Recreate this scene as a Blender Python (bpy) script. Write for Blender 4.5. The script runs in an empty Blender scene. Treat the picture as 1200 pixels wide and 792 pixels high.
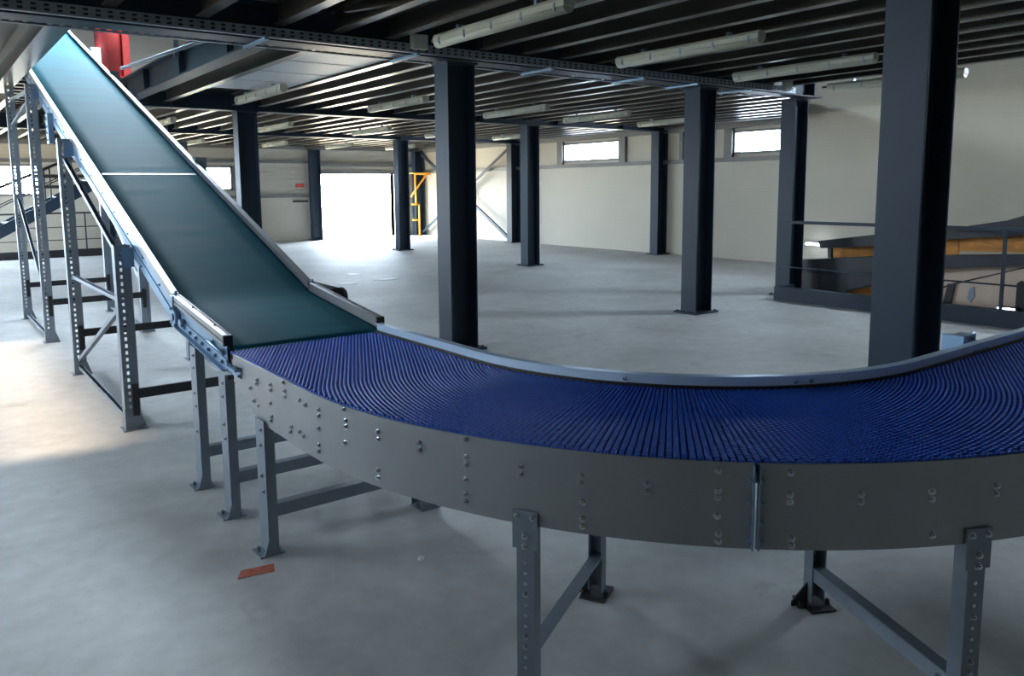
import bpy, bmesh, math, random
from mathutils import Vector, Matrix
random.seed(7)
S = bpy.context.scene
COL = S.collection
R = math.radians
PI = math.pi

# ------------------------------------------------------------------ materials
MATS = {}

def mat(name, col, rough=.5, metal=0., var=0., vscale=6., bump=0., bscale=40., stretch=(1, 1, 1), spec=.5, rvar=0.):
    m = bpy.data.materials.new(name)
    m.use_nodes = True
    nt = m.node_tree
    b = nt.nodes['Principled BSDF']
    b.inputs['Base Color'].default_value = (*col, 1)
    b.inputs['Roughness'].default_value = rough
    b.inputs['Metallic'].default_value = metal
    b.inputs['Specular IOR Level'].default_value = spec
    if var or bump or rvar:
        tc = nt.nodes.new('ShaderNodeTexCoord')
        mp = nt.nodes.new('ShaderNodeMapping')
        mp.inputs['Scale'].default_value = stretch
        nt.links.new(tc.outputs['Object'], mp.inputs[0])
    if var or rvar:
        n = nt.nodes.new('ShaderNodeTexNoise')
        n.inputs['Scale'].default_value = vscale
        n.inputs['Detail'].default_value = 6
        n.inputs['Roughness'].default_value = .6
        nt.links.new(mp.outputs[0], n.inputs['Vector'])
    if var:
        r = nt.nodes.new('ShaderNodeValToRGB')
        r.color_ramp.elements[0].position = .3
        r.color_ramp.elements[1].position = .7
        r.color_ramp.elements[0].color = (*[c * (1 - var) for c in col], 1)
        r.color_ramp.elements[1].color = (*[min(1, c * (1 + var)) for c in col], 1)
        nt.links.new(n.outputs[0], r.inputs[0])
        nt.links.new(r.outputs[0], b.inputs['Base Color'])
    if rvar:
        mr = nt.nodes.new('ShaderNodeMapRange')
        mr.inputs['From Min'].default_value = .3
        mr.inputs['From Max'].default_value = .7
        mr.inputs['To Min'].default_value = max(.02, rough - rvar)
        mr.inputs['To Max'].default_value = rough + rvar
        nt.links.new(n.outputs[0], mr.inputs[0])
        nt.links.new(mr.outputs[0], b.inputs['Roughness'])
    if bump:
        n2 = nt.nodes.new('ShaderNodeTexNoise')
        n2.inputs['Scale'].default_value = bscale
        n2.inputs['Detail'].default_value = 3
        nt.links.new(mp.outputs[0], n2.inputs['Vector'])
        bp = nt.nodes.new('ShaderNodeBump')
        bp.inputs['Strength'].default_value = bump
        bp.inputs['Distance'].default_value = .01
        nt.links.new(n2.outputs[0], bp.inputs['Height'])
        nt.links.new(bp.outputs[0], b.inputs['Normal'])
    MATS[name] = m
    return m

M_STEEL = mat('dark_grey_steel_paint', (.017, .032, .052), .48, 0, .06, 3, .04, 60, spec=.3)
M_JOIST = mat('joist_steel_paint', (.075, .072, .066), .30, 0, .04, 2)
M_DECK = mat('deck_underside_steel', (.032, .031, .030), .45, 0, .05, 2)
M_GALV = mat('galvanised_steel', (.23, .27, .32), .48, .5, .08, 14, .04, 90)
M_ZINC = mat('bright_zinc_steel', (.23, .35, .49), .40, .6, .05, 12)
M_RAIL = mat('smooth_zinc_rail', (.62, .78, .95), .34, .35, .03, 4)
M_PANEL = mat('brushed_panel_steel', (.32, .335, .35), .42, .55, .05, 5, .02, 120, (1, 1, .3))
M_BOLT = mat('zinc_bolt', (.60, .63, .66), .22, .9)
M_ALU = mat('guide_aluminium', (.24, .25, .26), .45, .6, .05, 20)
M_BLACK = mat('black_plastic', (.008, .008, .010), .5)
M_BAR = mat('charcoal_bar_paint', (.018, .018, .022), .5, 0, .15, 8)
M_LAMP = mat('lamp_housing_plastic', (.36, .37, .30), .5, 0, .06, 10)
M_DIFF = mat('lamp_diffuser_plastic', (.38, .39, .31), .4, 0, .04, 14)
M_YELLOW = mat('yellow_safety_paint', (.85, .42, .03), .45, 0, .05, 9)
M_RED = mat('red_machine_paint', (.48, .05, .045), .45, 0, .2, 5)
M_ORANGE = mat('rusty_orange_plywood', (.62, .27, .06), .7, 0, .35, 7, .1, 30, (1, .6, 2))
M_CREAM = mat('cream_sheet', (.72, .56, .45), .7, 0, .06, 4)
M_TAPE = mat('orange_floor_paint', (.50, .13, .075), .7, 0, .3, 30)
M_WHITE = mat('white_strip', (.80, .84, .84), .5)
M_BOX = mat('pale_junction_plastic', (.40, .43, .38), .5)
M_SHEET = mat('pale_blue_ceiling_sheet', (.52, .58, .64), .45, .1, .05, 3)
M_SIGN = mat('red_sign', (.55, .06, .05), .5)
M_YARD = mat('warm_bounce_yard', (.80, .60, .36), .9, 0, .1, 1)  # outside ground, coloured warm to bounce light up onto the ceiling
M_SCRAP = mat('pale_floor_chip', (.75, .76, .76), .6)
M_FRAME = mat('window_frame_paint', (.16, .15, .14), .5, 0, .08, 8)
M_GIRT = mat('wall_girt_paint', (.15, .145, .135), .5, 0, .08, 8)
M_MACH = mat('machine_steel_paint', (.016, .021, .028), .5, 0, .1, 4)
M_ROOF = mat('roof_sheet', (.5, .5, .48), .7)


def concrete():
    m = bpy.data.materials.new('worn_concrete')
    m.use_nodes = True
    nt = m.node_tree
    b = nt.nodes['Principled BSDF']
    tc = nt.nodes.new('ShaderNodeTexCoord')
    def noise(scale, detail, rough, dist=0.):
        n = nt.nodes.new('ShaderNodeTexNoise')
        n.inputs['Scale'].default_value = scale
        n.inputs['Detail'].default_value = detail
        n.inputs['Roughness'].default_value = rough
        n.inputs['Distortion'].default_value = dist
        nt.links.new(tc.outputs['Object'], n.inputs['Vector'])
        return n
    n1 = noise(.55, 8, .62, .6)
    n2 = noise(7, 6, .65)
    n3 = noise(1.6, 5, .7, 1.2)
    r1 = nt.nodes.new('ShaderNodeValToRGB')
    e = r1.color_ramp.elements
    e[0].position, e[1].position = .32, .68
    e[0].color, e[1].color = (.50, .505, .50, 1), (.67, .675, .67, 1)
    nt.links.new(n1.outputs[0], r1.inputs[0])
    r2 = nt.nodes.new('ShaderNodeValToRGB')
    e = r2.color_ramp.elements
    e[0].position, e[1].position = .3, .72
    e[0].color, e[1].color = (.86, .86, .86, 1), (1.06, 1.06, 1.06, 1)
    nt.links.new(n2.outputs[0], r2.inputs[0])
    mx = nt.nodes.new('ShaderNodeMix')
    mx.data_type = 'RGBA'
    mx.blend_type = 'MULTIPLY'
    mx.inputs['Factor'].default_value = 1
    nt.links.new(r1.outputs[0], mx.inputs['A'])
    nt.links.new(r2.outputs[0], mx.inputs['B'])
    # darker irregular scuffs
    r3 = nt.nodes.new('ShaderNodeValToRGB')
    e = r3.color_ramp.elements
    e[0].position, e[1].position = .60, .74
    e[0].color, e[1].color = (1, 1, 1, 1), (.80, .79, .77, 1)
    nt.links.new(n3.outputs[0], r3.inputs[0])
    mx2 = nt.nodes.new('ShaderNodeMix')
    mx2.data_type = 'RGBA'
    mx2.blend_type = 'MULTIPLY'
    mx2.inputs['Factor'].default_value = 1
    nt.links.new(mx.outputs['Result'], mx2.inputs['A'])
    nt.links.new(r3.outputs[0], mx2.inputs['B'])
    nt.links.new(mx2.outputs['Result'], b.inputs['Base Color'])
    mr = nt.nodes.new('ShaderNodeMapRange')
    b.inputs['Specular IOR Level'].default_value = .3
    mr.inputs['To Min'].default_value = .55
    mr.inputs['To Max'].default_value = .75
    nt.links.new(n3.outputs[0], mr.inputs[0])
    nt.links.new(mr.outputs[0], b.inputs['Roughness'])
    bp = nt.nodes.new('ShaderNodeBump')
    bp.inputs['Strength'].default_value = .12
    bp.inputs['Distance'].default_value = .01
    nt.links.new(n2.outputs[0], bp.inputs['Height'])
    nt.links.new(bp.outputs[0], b.inputs['Normal'])
    return m


def wall_panel(name, col, pitch=.13, strength=.5):
    """sandwich panel with fine horizontal grooves"""
    m = bpy.data.materials.new(name)
    m.use_nodes = True
    nt = m.node_tree
    b = nt.nodes['Principled BSDF']
    b.inputs['Roughness'].default_value = .55
    tc = nt.nodes.new('ShaderNodeTexCoord')
    n = nt.nodes.new('ShaderNodeTexNoise')
    n.inputs['Scale'].default_value = .8
    n.inputs['Detail'].default_value = 4
    nt.links.new(tc.outputs['Object'], n.inputs['Vector'])
    r = nt.nodes.new('ShaderNodeValToRGB')
    e = r.color_ramp.elements
    e[0].position, e[1].position = .3, .7
    e[0].color = (*[c * .94 for c in col], 1)
    e[1].color = (*[c * 1.03 for c in col], 1)
    nt.links.new(n.outputs[0], r.inputs[0])
    nt.links.new(r.outputs[0], b.inputs['Base Color'])
    sp = nt.nodes.new('ShaderNodeSeparateXYZ')
    nt.links.new(tc.outputs['Object'], sp.inputs[0])
    mu = nt.nodes.new('ShaderNodeMath')
    mu.operation = 'MULTIPLY'
    mu.inputs[1].default_value = 2 * PI / pitch
    nt.links.new(sp.outputs['Z'], mu.inputs[0])
    si = nt.nodes.new('ShaderNodeMath')
    si.operation = 'SINE'
    nt.links.new(mu.outputs[0], si.inputs[0])
    pw = nt.nodes.new('ShaderNodeMath')
    pw.operation = 'POWER'
    ab = nt.nodes.new('ShaderNodeMath')
    ab.operation = 'ABSOLUTE'
    nt.links.new(si.outputs[0], ab.inputs[0])
    nt.links.new(ab.outputs[0], pw.inputs[0])
    pw.inputs[1].default_value = .35
    bp = nt.nodes.new('ShaderNodeBump')
    bp.inputs['Strength'].default_value = strength
    bp.inputs['Distance'].default_value = .006
    nt.links.new(pw.outputs[0], bp.inputs['Height'])
    nt.links.new(bp.outputs[0], b.inputs['Normal'])
    return m


def teal_belt():
    m = bpy.data.materials.new('teal_pvc_belt')
    m.use_nodes = True
    nt = m.node_tree
    b = nt.nodes['Principled BSDF']
    b.inputs['Specular IOR Level'].default_value = .03
    tc = nt.nodes.new('ShaderNodeTexCoord')
    mp = nt.nodes.new('ShaderNodeMapping')
    mp.inputs['Scale'].default_value = (.7, 6, 6)
    nt.links.new(tc.outputs['Object'], mp.inputs[0])
    n = nt.nodes.new('ShaderNodeTexNoise')
    n.inputs['Scale'].default_value = 1.3
    n.inputs['Detail'].default_value = 5
    nt.links.new(mp.outputs[0], n.inputs['Vector'])
    r = nt.nodes.new('ShaderNodeValToRGB')
    e = r.color_ramp.elements
    e[0].position, e[1].position = .3, .75
    e[0].color, e[1].color = (.008, .100, .138, 1), (.013, .135, .172, 1)
    nt.links.new(n.outputs[0], r.inputs[0])
    nt.links.new(r.outputs[0], b.inputs['Base Color'])
    # fabric grain
    n2 = nt.nodes.new('ShaderNodeTexNoise')
    n2.inputs['Scale'].default_value = 160
    nt.links.new(tc.outputs['Object'], n2.inputs['Vector'])
    bp = nt.nodes.new('ShaderNodeBump')
    bp.inputs['Strength'].default_value = .10
    bp.inputs['Distance'].default_value = .004
    nt.links.new(n2.outputs[0], bp.inputs['Height'])
    nt.links.new(bp.outputs[0], b.inputs['Normal'])
    mr = nt.nodes.new('ShaderNodeMapRange')
    mr.inputs['To Min'].default_value = .58
    mr.inputs['To Max'].default_value = .75
    nt.links.new(n.outputs[0], mr.inputs[0])
    nt.links.new(mr.outputs[0], b.inputs['Roughness'])
    return m


def glass_mat():
    m = bpy.data.materials.new('window_glass')
    m.use_nodes = True
    nt = m.node_tree
    nt.nodes.remove(nt.nodes['Principled BSDF'])
    out = nt.nodes['Material Output']
    t = nt.nodes.new('ShaderNodeBsdfTransparent')
    t.inputs[0].default_value = (.94, .97, 1, 1)
    g = nt.nodes.new('ShaderNodeBsdfGlossy')
    g.inputs['Roughness'].default_value = .03
    mx = nt.nodes.new('ShaderNodeMixShader')
    mx.inputs[0].default_value = .06
    nt.links.new(t.outputs[0], mx.inputs[1])
    nt.links.new(g.outputs[0], mx.inputs[2])
    nt.links.new(mx.outputs[0], out.inputs['Surface'])
    return m


def lit_mat(name, col, strength):
    m = bpy.data.materials.new(name)
    m.use_nodes = True
    nt = m.node_tree
    b = nt.nodes['Principled BSDF']
    b.inputs['Emission Color'].default_value = (*col, 1)
    b.inputs['Emission Strength'].default_value = strength
    return m


M_FLOOR = concrete()
M_WALL = wall_panel('cream_wall_panel', (.435, .40, .32), .13, .35)
M_BACK = wall_panel('cream_ribbed_panel', (.44, .405, .34), .18, .7)
M_TEAL = teal_belt()
M_BLUE = mat('blue_modular_plastic', (.018, .095, .50), .42, 0, .06, 8, spec=.26)
M_GLASS = glass_mat()
M_GLOW = lit_mat('glowing_glass', (.75, .82, 1), 9)


# ------------------------------------------------------------------ mesh builder
class MB:
    def __init__(self):
        self.bm = bmesh.new()
        self.mats = []
        self.smooth = []

    def mi(self, m):
        if m not in self.mats:
            self.mats.append(m)
        return self.mats.index(m)

    def poly(self, pts, m=None):
        vs = [self.bm.verts.new(p) for p in pts]
        f = self.bm.faces.new(vs)
        return f

    def prism(self, pts, off, mi=0, smooth=False):
        """closed polygon pts extruded by vector off"""
        off = Vector(off)
        a = [self.bm.verts.new(Vector(p)) for p in pts]
        b = [self.bm.verts.new(Vector(p) + off) for p in pts]
        n = len(a)
        fs = [self.bm.faces.new(a), self.bm.faces.new(b[::-1])]
        for i in range(n):
            j = (i + 1) % n
            f = self.bm.faces.new((a[j], a[i], b[i], b[j]))
            f.smooth = smooth
            fs.append(f)
        for f in fs:
            f.material_index = mi
        return self

    def box(self, x0, x1, y0, y1, z0, z1, mi=0):
        return self.prism([(x0, y0, z0), (x0, y1, z0), (x1, y1, z0), (x1, y0, z0)], (0, 0, z1 - z0), mi)

    def bar(self, p, q, w, h, up=(0, 0, 1), mi=0):
        """rectangular bar from p to q, w across, h along up"""
        p, q = Vector(p), Vector(q)
        d = (q - p).normalized()
        up = Vector(up)
        s = d.cross(up)
        if s.length < 1e-4:
            s = d.cross(Vector((1, 0, 0)))
        s.normalize()
        u = s.cross(d).normalized()
        pts = [p + s * (a * w / 2) + u * (b * h / 2) for a, b in ((-1, -1), (1, -1), (1, 1), (-1, 1))]
        return self.prism(pts, q - p, mi)

    def profile(self, p, q, prof, up=(0, 0, 1), mi=0):
        """2D outline prof [(across, up)] swept from p to q"""
        p, q = Vector(p), Vector(q)
        d = (q - p).normalized()
        s = d.cross(Vector(up))
        s.normalize()
        u = s.cross(d).normalized()
        return self.prism([p + s * a + u * b for a, b in prof], q - p, mi)

    def ibeam(self, p, q, fw, h, tf=.014, tw=.009, up=(0, 0, 1), mi=0):
        a, b, c = fw / 2, h / 2, tw / 2
        prof = [(-a, -b), (a, -b), (a, -b + tf), (c, -b + tf), (c, b - tf), (a, b - tf), (a, b), (-a, b), (-a, b - tf), (-c, b - tf), (-c, -b + tf), (-a, -b + tf)]
        return self.profile(p, q, prof, up, mi)

    def cyl(self, p, q, r, n=12, r2=None, mi=0):
        p, q = Vector(p), Vector(q)
        d = (q - p).normalized()
        s = d.cross(Vector((0, 0, 1)))
        if s.length < 1e-3:
            s = Vector((1, 0, 0))
        s.normalize()
        u = s.cross(d)
        r2 = r if r2 is None else r2
        a = [self.bm.verts.new(p + (s * math.cos(t) + u * math.sin(t)) * r) for t in [2 * PI * i / n for i in range(n)]]
        b = [self.bm.verts.new(q + (s * math.cos(t) + u * math.sin(t)) * r2) for t in [2 * PI * i / n for i in range(n)]]
        fs = [self.bm.faces.new(a[::-1]), self.bm.faces.new(b)]
        for i in range(n):
            j = (i + 1) % n
            f = self.bm.faces.new((a[i], a[j], b[j], b[i]))
            f.smooth = n > 6
            fs.append(f)
        for f in fs:
            f.material_index = mi
        return self

    def tube(self, pts, r, n=10, mi=0):
        for i in range(len(pts) - 1):
            self.cyl(pts[i], pts[i + 1], r, n, mi=mi)
        return self

    def bolt(self, p, nrm, r=.010, h=.009, mi=0):
        """washer, hexagonal head and shank end"""
        p, nrm = Vector(p), Vector(nrm).normalized()
        self.cyl(p - nrm * .002, p + nrm * .002, r * 1.35, 12, mi=mi)
        self.cyl(p + nrm * .002, p + nrm * h, r, 6, mi=mi)
        self.cyl(p + nrm * h, p + nrm * (h + .004), r * .55, 8, r * .45, mi=mi)
        return self

    def perf(self, o, ex, ez, w, h, t, hw, hh, pitch, hx=.5, mi=0, z0=.05):
        """strip with real rectangular holes. o corner, ex across (unit), ez along (unit), w wide, h long, t thick"""
        o, ex, ez = Vector(o), Vector(ex).normalized(), Vector(ez).normalized()
        ey = ez.cross(ex)
        def bx(a0, a1, b0, b1):
            pts = [o + ex * a + ez * b for a, b in ((a0, b0), (a1, b0), (a1, b1), (a0, b1))]
            self.prism(pts, ey * t, mi)
        c = w * hx
        bx(0, c - hw / 2, 0, h)
        bx(c + hw / 2, w, 0, h)
        z = 0.
        k = z0
        while k + hh < h - .02:
            bx(c - hw / 2, c + hw / 2, z, k)
            z = k + hh
            k += pitch
        bx(c - hw / 2, c + hw / 2, z, h)
        return self

    def build(self, name, material, parent=None, bevel=0., smooth_angle=None):
        bmesh.ops.recalc_face_normals(self.bm, faces=self.bm.faces)
        me = bpy.data.meshes.new(name)
        self.bm.to_mesh(me)
        self.bm.free()
        for m in (material if isinstance(material, (list, tuple)) else [material]):
            me.materials.append(m)
        o = bpy.data.objects.new(name, me)
        COL.objects.link(o)
        if parent is not None:
            o.parent = parent
            bpy.context.view_layer.update()
            o.matrix_parent_inverse = parent.matrix_world.inverted()
        if bevel:
            b = o.modifiers.new('edge', 'BEVEL')
            b.width = bevel
            b.segments = 2
            b.limit_method = 'ANGLE'
        return o


def tag(o, label, cat, group=None, kind=None):
    o['label'] = label
    o['category'] = cat
    if group:
        o['group'] = group
    if kind:
        o['kind'] = kind
    return o


def thing(name, loc, label, cat, group=None):
    o = bpy.data.objects.new(name, None)
    o.empty_display_size = .1
    COL.objects.link(o)
    o.location = loc
    return tag(o, label, cat, group)


def copy_tree(root, loc, label, group=None):
    c = root.copy()
    COL.objects.link(c)
    c.location = loc
    c['label'] = label
    if group:
        c['group'] = group
    for ch in list(root.children):
        d = ch.copy()
        COL.objects.link(d)
        d.parent = c
        for g in list(ch.children):
            e = g.copy()
            COL.objects.link(e)
            e.parent = d
    return c


def struct(name, mb, m, label=None, cat=None, bevel=0.):
    o = mb.build(name, m, bevel=bevel)
    o['kind'] = 'structure'
    if label:
        o['label'] = label
    o['category'] = cat or name.split('_')[0]
    return o


# ------------------------------------------------------------------ the hall
XW, XE = -4.0, 15.42        # left wall, wall with the high windows
YS, YN = -5.0, 25.42        # behind the camera, wall with the big door
ZD = 3.37                   # underside of the deck
ZT = 7.2                    # upper hall roof
VX, VY = 10.46, 7.0         # floor opening (void) corner

# floor
f = MB()
f.box(XW, VX, YS, YN, -.25, 0)
f.box(VX, 11.23, 6.88, YN, -.25, 0)
f.box(11.23, XE, 7.42, YN, -.25, 0)
struct('floor', f, M_FLOOR, 'grey worn concrete floor of the hall', 'floor')
f = MB()
f.box(10.0, XE, YS, 9, -3.4, -3.2)
struct('floor', f, M_FLOOR, 'lower floor seen down through the railed opening', 'floor')

# ceiling: deck between the two storeys, opened for the sloping conveyor and over the void
c = MB()
c.box(XW, 1.0, YS, YN, ZD, ZD + .12)
c.box(1.0, 2.97, YS, 7.07, ZD, ZD + .12)
c.box(1.0, 2.97, 13.45, YN, ZD, ZD + .12)
c.box(2.97, 10.5, YS, YN, ZD, ZD + .12)
c.prism([(10.5, 7.15, ZD), (11.26, 7.15, ZD), (XE, 9.80, ZD), (XE, YN, ZD), (10.5, YN, ZD)], (0, 0, .12))
for i in range(-14, 54):                                  # ribs of the trapezoidal sheet
    y = YS + .3 + (i + 14) * .45
    if y < YN - .2:
        c.box(3.0 if 6.9 < y < 13.5 else 0, 10.4 if y < 7.2 else min(XE, y * 1.568), y, y + .16, ZD - .028, ZD + .002)
struct('ceiling', c, M_DECK, 'dark profiled steel deck over the hall', 'ceiling')
c = MB()
def roof_with_holes(mb, x0, x1, y0, y1, holes, z, t):
    xs = sorted({x0, x1} | {h[0] for h in holes} | {h[1] for h in holes})
    ys = sorted({y0, y1} | {h[2] for h in holes} | {h[3] for h in holes})
    for i in range(len(xs) - 1):
        for j in range(len(ys) - 1):
            mx_, my_ = (xs[i] + xs[i + 1]) / 2, (ys[j] + ys[j + 1]) / 2
            if any(h[0] < mx_ < h[1] and h[2] < my_ < h[3] for h in holes):
                continue
            mb.box(xs[i], xs[i + 1], ys[j], ys[j + 1], z, z + t)
SKY_HOLES = [(2.2, 5.0, 12.5, 18.2)]  # unseen rooflight, added and sized to brighten the belt and upper hall
roof_with_holes(c, XW, XE, YS, YN, SKY_HOLES, ZT, .2)
struct('ceiling', c, M_ROOF, 'roof of the upper hall with an unseen rooflight added for light', 'ceiling')


def wall_y(y, t, x0, x1, z0, z1, holes):
    """wall in an XZ plane; holes (xa, xb, za, zb)"""
    mb = MB()
    xs = sorted({x0, x1} | {h[0] for h in holes} | {h[1] for h in holes})
    zs = sorted({z0, z1} | {h[2] for h in holes} | {h[3] for h in holes})
    for i in range(len(xs) - 1):
        for j in range(len(zs) - 1):
            a, b = (xs[i] + xs[i + 1]) / 2, (zs[j] + zs[j + 1]) / 2
            if any(h[0] < a < h[1] and h[2] < b < h[3] for h in holes):
                continue
            mb.box(xs[i], xs[i + 1], y, y + t, zs[j], zs[j + 1])
    return mb


def wall_x(x, t, y0, y1, z0, z1, holes):
    mb = MB()
    ys = sorted({y0, y1} | {h[0] for h in holes} | {h[1] for h in holes})
    zs = sorted({z0, z1} | {h[2] for h in holes} | {h[3] for h in holes})
    for i in range(len(ys) - 1):
        for j in range(len(zs) - 1):
            a, b = (ys[i] + ys[i + 1]) / 2, (zs[j] + zs[j + 1]) / 2
            if any(h[0] < a < h[1] and h[2] < b < h[3] for h in holes):
                continue
            mb.box(x, x + t, ys[i], ys[i + 1], zs[j], zs[j + 1])
    return mb


DOOR = (11.42, 14.28, 0, 2.24)
WB_ADDED = (-3.2, -1.0, 1.63, 2.5)  # unseen opening added to light the far left
WB1 = (.2, 2.98, 1.63, 2.50)
WB2 = (6.5, 8.38, 1.72, 2.50)
WR1 = (15.08, 17.34, 2.43, 2.96)
WR2 = (9.95, 11.46, 2.43, 2.96)
WR_ADDED = (.5, 3.2, 3.9, 5.6)  # unseen upper opening added to brighten the middle of the floor
WL = [(1.0, 4.6, 1.87, 2.0), (6.3, 11.2, 2.25, 2.78), (16.5, 24.6, 1.2, 2.4)]  # all unseen; first and last added to light the near and far floor

struct('wall_back', wall_y(YN, .25, XW, XE + .25, -.25, ZT, [DOOR, WB_ADDED, WB1, WB2]), M_BACK, 'cream ribbed wall with the big bright doorway', 'wall')
struct('wall_right', wall_x(XE, .25, YS, YN, -3.4, ZT, [WR1, WR2, WR_ADDED]), M_WALL, 'pale panel wall with the high strip windows', 'wall')
struct('wall_left', wall_x(XW - .25, .25, YS, YN, -.25, ZT, WL), M_WALL, 'pale wall with wide openings beside the conveyor, some added for light', 'wall')
struct('wall_front', wall_y(YS - .25, .25, XW, XE, -3.4, ZT, []), M_WALL, 'pale wall closing the hall behind the viewer', 'wall')
b_ = MB()
b_.box(9.9, 10.0, YS, 9, -3.2, -.25)
b_.box(10.0, XE, 9, 9.1, -3.2, -.25)
struct('wall_lower', b_, M_WALL, 'concrete sides of the lower floor pit', 'wall')


def window_on_right(name, w, label):
    y0, y1, z0, z1 = w
    mb = MB()
    t = .05
    xa, xb = XE - .04, XE + .08
    mb.box(xa, xb, y0, y1, z0, z0 + t)
    mb.box(xa, xb, y0, y1, z1 - t, z1)
    mb.box(xa, xb, y0, y0 + t, z0, z1)
    mb.box(xa, xb, y1 - t, y1, z0, z1)
    o = struct(name, mb, M_FRAME, label, 'window')
    g = MB()
    g.box(XE + .02, XE + .03, y0 + .02, y1 - .02, z0 + .02, z1 - .02)
    g.build('window_pane', M_GLASS, o)


def window_on_back(name, w, label):
    x0, x1, z0, z1 = w
    mb = MB()
    t = .06
    ya, yb = YN - .05, YN + .08
    mb.box(x0, x1, ya, yb, z0, z0 + t)
    mb.box(x0, x1, ya, yb, z1 - t, z1)
    mb.box(x0, x0 + t, ya, yb, z0, z1)
    mb.box(x1 - t, x1, ya, yb, z0, z1)
    if x1 - x0 > 2.2:
        mb.box(x0 + 1.55, x0 + 1.63, ya, yb, z0, z1)
    o = struct(name, mb, M_FRAME, label, 'window')
    g = MB()
    g.box(x0 + .03, x1 - .03, YN + .03, YN + .04, z0 + .03, z1 - .03)
    g.build('window_pane', M_GLASS, o)


window_on_right('window_1', WR1, 'high strip window nearer the far corner, glaring white')
window_on_right('window_2', WR2, 'high strip window beside the railed opening, glaring white')
window_on_back('window_3', WB1, 'bright window behind the staircase')
window_on_back('window_4', WB2, 'bright window seen beside the sloping belt')

# doorway surround
d = MB()
x0, x1, z0, z1 = DOOR
d.box(x0 - .10, x0, YN - .06, YN + .25, 0, z1 + .1)
d.box(x1, x1 + .10, YN - .06, YN + .25, 0, z1 + .1)
d.box(x0, x1, YN - .06, YN + .25, z1, z1 + .12)
struct('door_1', d, M_GIRT, 'wide open doorway glaring with daylight', 'door', .006)
d = MB()
d.box(-30, 45, YN + .25, YN + 45, -.32, -.04)
d.box(-40, XW - .25, -30, YN + 45, -.32, -.04)
struct('floor', d, M_YARD, 'yard outside the doorway, coloured warm to bounce light inside', 'floor')

# wall rails and posts of the right wall
g = MB()
for y0, y1, z0, z1 in ((9.7, 25.3, 2.26, 2.36), (9.7, 25.3, 3.02, 3.36)):
    g.box(XE - .10, XE + .01, y0, y1, z0, z1)
for y in (17.34, 14.84, 11.46, 12.9):
    g.box(XE - .09, XE + .01, y, y + (.22 if y != 12.9 else .1), 2.3, 3.1)
struct('trim_1', g, M_GIRT, 'grey steel rails framing the high windows', 'trim')
g = MB()
for x0, x1, z0, z1 in ((4.8, 11.0, 2.60, 2.70), (4.8, 11.0, 1.46, 1.56), (11.3, 15.2, 2.50, 2.62), (0, 4.4, 2.56, 2.66), (0, 15.3, 3.06, 3.36)):
    g.box(x0, x1, YN - .10, YN + .01, z0, z1)
struct('trim_2', g, M_GIRT, 'grey steel rails along the wall of the doorway', 'trim')

# kerbs round the floor openings
k = MB()
k.box(10.40, 10.46, YS, 6.94, -.25, .20)
k.box(10.46, 10.86, 6.88, 6.94, 0, .20)
k.box(10.46, 10.54, YS, 6.88, .175, .20)
struct('trim_3', k, M_STEEL, 'dark steel kerb along the railed floor opening', 'trim')
k = MB()
k.box(-1.0, 5.4, 23.55, 23.63, 0, .20)
struct('trim_4', k, M_BAR, 'dark steel kerb under the far railing', 'trim')


# ------------------------------------------------------------------ steel columns
def column(x, y, label, z0=0., z1=3.0, h=.34, fw=.25, plate=True, rot=False, gr='steel columns of the hall'):
    t = thing('steel_column', (x, y, z0), label, 'column', gr)
    m = MB()
    if rot:
        m.ibeam((x, y, z0 + .02), (x, y, z1), fw, h, .018, .012, up=(0, 1, 0))
    else:
        m.ibeam((x, y, z0 + .02), (x, y, z1), fw, h, .018, .012, up=(1, 0, 0))
    m.build('column_shaft', M_STEEL, t, .003)
    if plate:
        b = MB()
        b.box(x - .24, x + .24, y - .19, y + .19, z0, z0 + .022)
        for sx in (-1, 1):
            for sy in (-1, 1):
                b.bolt((x + sx * .205, y + sy * .155, z0 + .022), (0, 0, 1), .014, .016)
        b.build('base_plate', M_STEEL, t, .002)
    c = MB()
    c.box(x - h / 2 - .02, x + h / 2 + .02, y - fw / 2 - .02, y + fw / 2 + .02, z1 - .015, z1 + .005)
    c.build('cap_plate', M_STEEL, t)
    return t


column(4.65, 2.22, 'big steel column standing just behind the blue belt on the right, bluish lit side')
column(4.64, 6.92, 'dark steel column behind the middle of the belt, nearest of the row under the cable tray')
column(8.57, 6.92, 'dark steel column under the cable tray, standing alone on the open floor')
column(11.05, 7.12, 'dark steel column standing at the corner of the railed opening')
column(4.72, 13.5, 'dark steel column close behind the teal sloping belt', z1=3.06)
column(11.0, 13.5, 'dark steel column midway back, in front of the wall bracing', z1=3.06)
column(15.18, 13.5, 'dark steel column against the wall between the two high windows', z1=3.06)
column(11.1, 19.3, 'steel column just in front of the right side of the bright doorway', z1=3.06)
column(11.12, 25.2, 'steel column at the left jamb of the bright doorway', z1=3.06)
column(15.15, 25.15, 'steel column in the far corner behind the yellow frame', z1=3.06)
column(15.22, 19.5, 'pale lit steel column on the wall where the bracing ends', z1=3.06)
column(4.62, 25.2, 'steel column on the far wall behind the supports of the sloping belt', z1=3.06)
column(8.57, 25.28, 'slim wall post beside the small far window', z1=3.06, h=.18, fw=.16)

# ------------------------------------------------------------------ girders and joists
def girder(y, x0, x1, zb, label, h=None, fw=.26):
    h = 3.338 - zb
    m = MB()
    m.ibeam((x0, y, zb + h / 2), (x1, y, zb + h / 2), fw, h, .02, .012)
    x = x0 + .6
    while x < x1:                                          # web stiffeners
        m.box(x - .006, x + .006, y - fw / 2 + .01, y + fw / 2 - .01, zb + .02, zb + h - .02)
        x += 2.05
    o = m.build('steel_girder', M_STEEL)
    return tag(o, label, 'girder', 'main ceiling girders')


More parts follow.
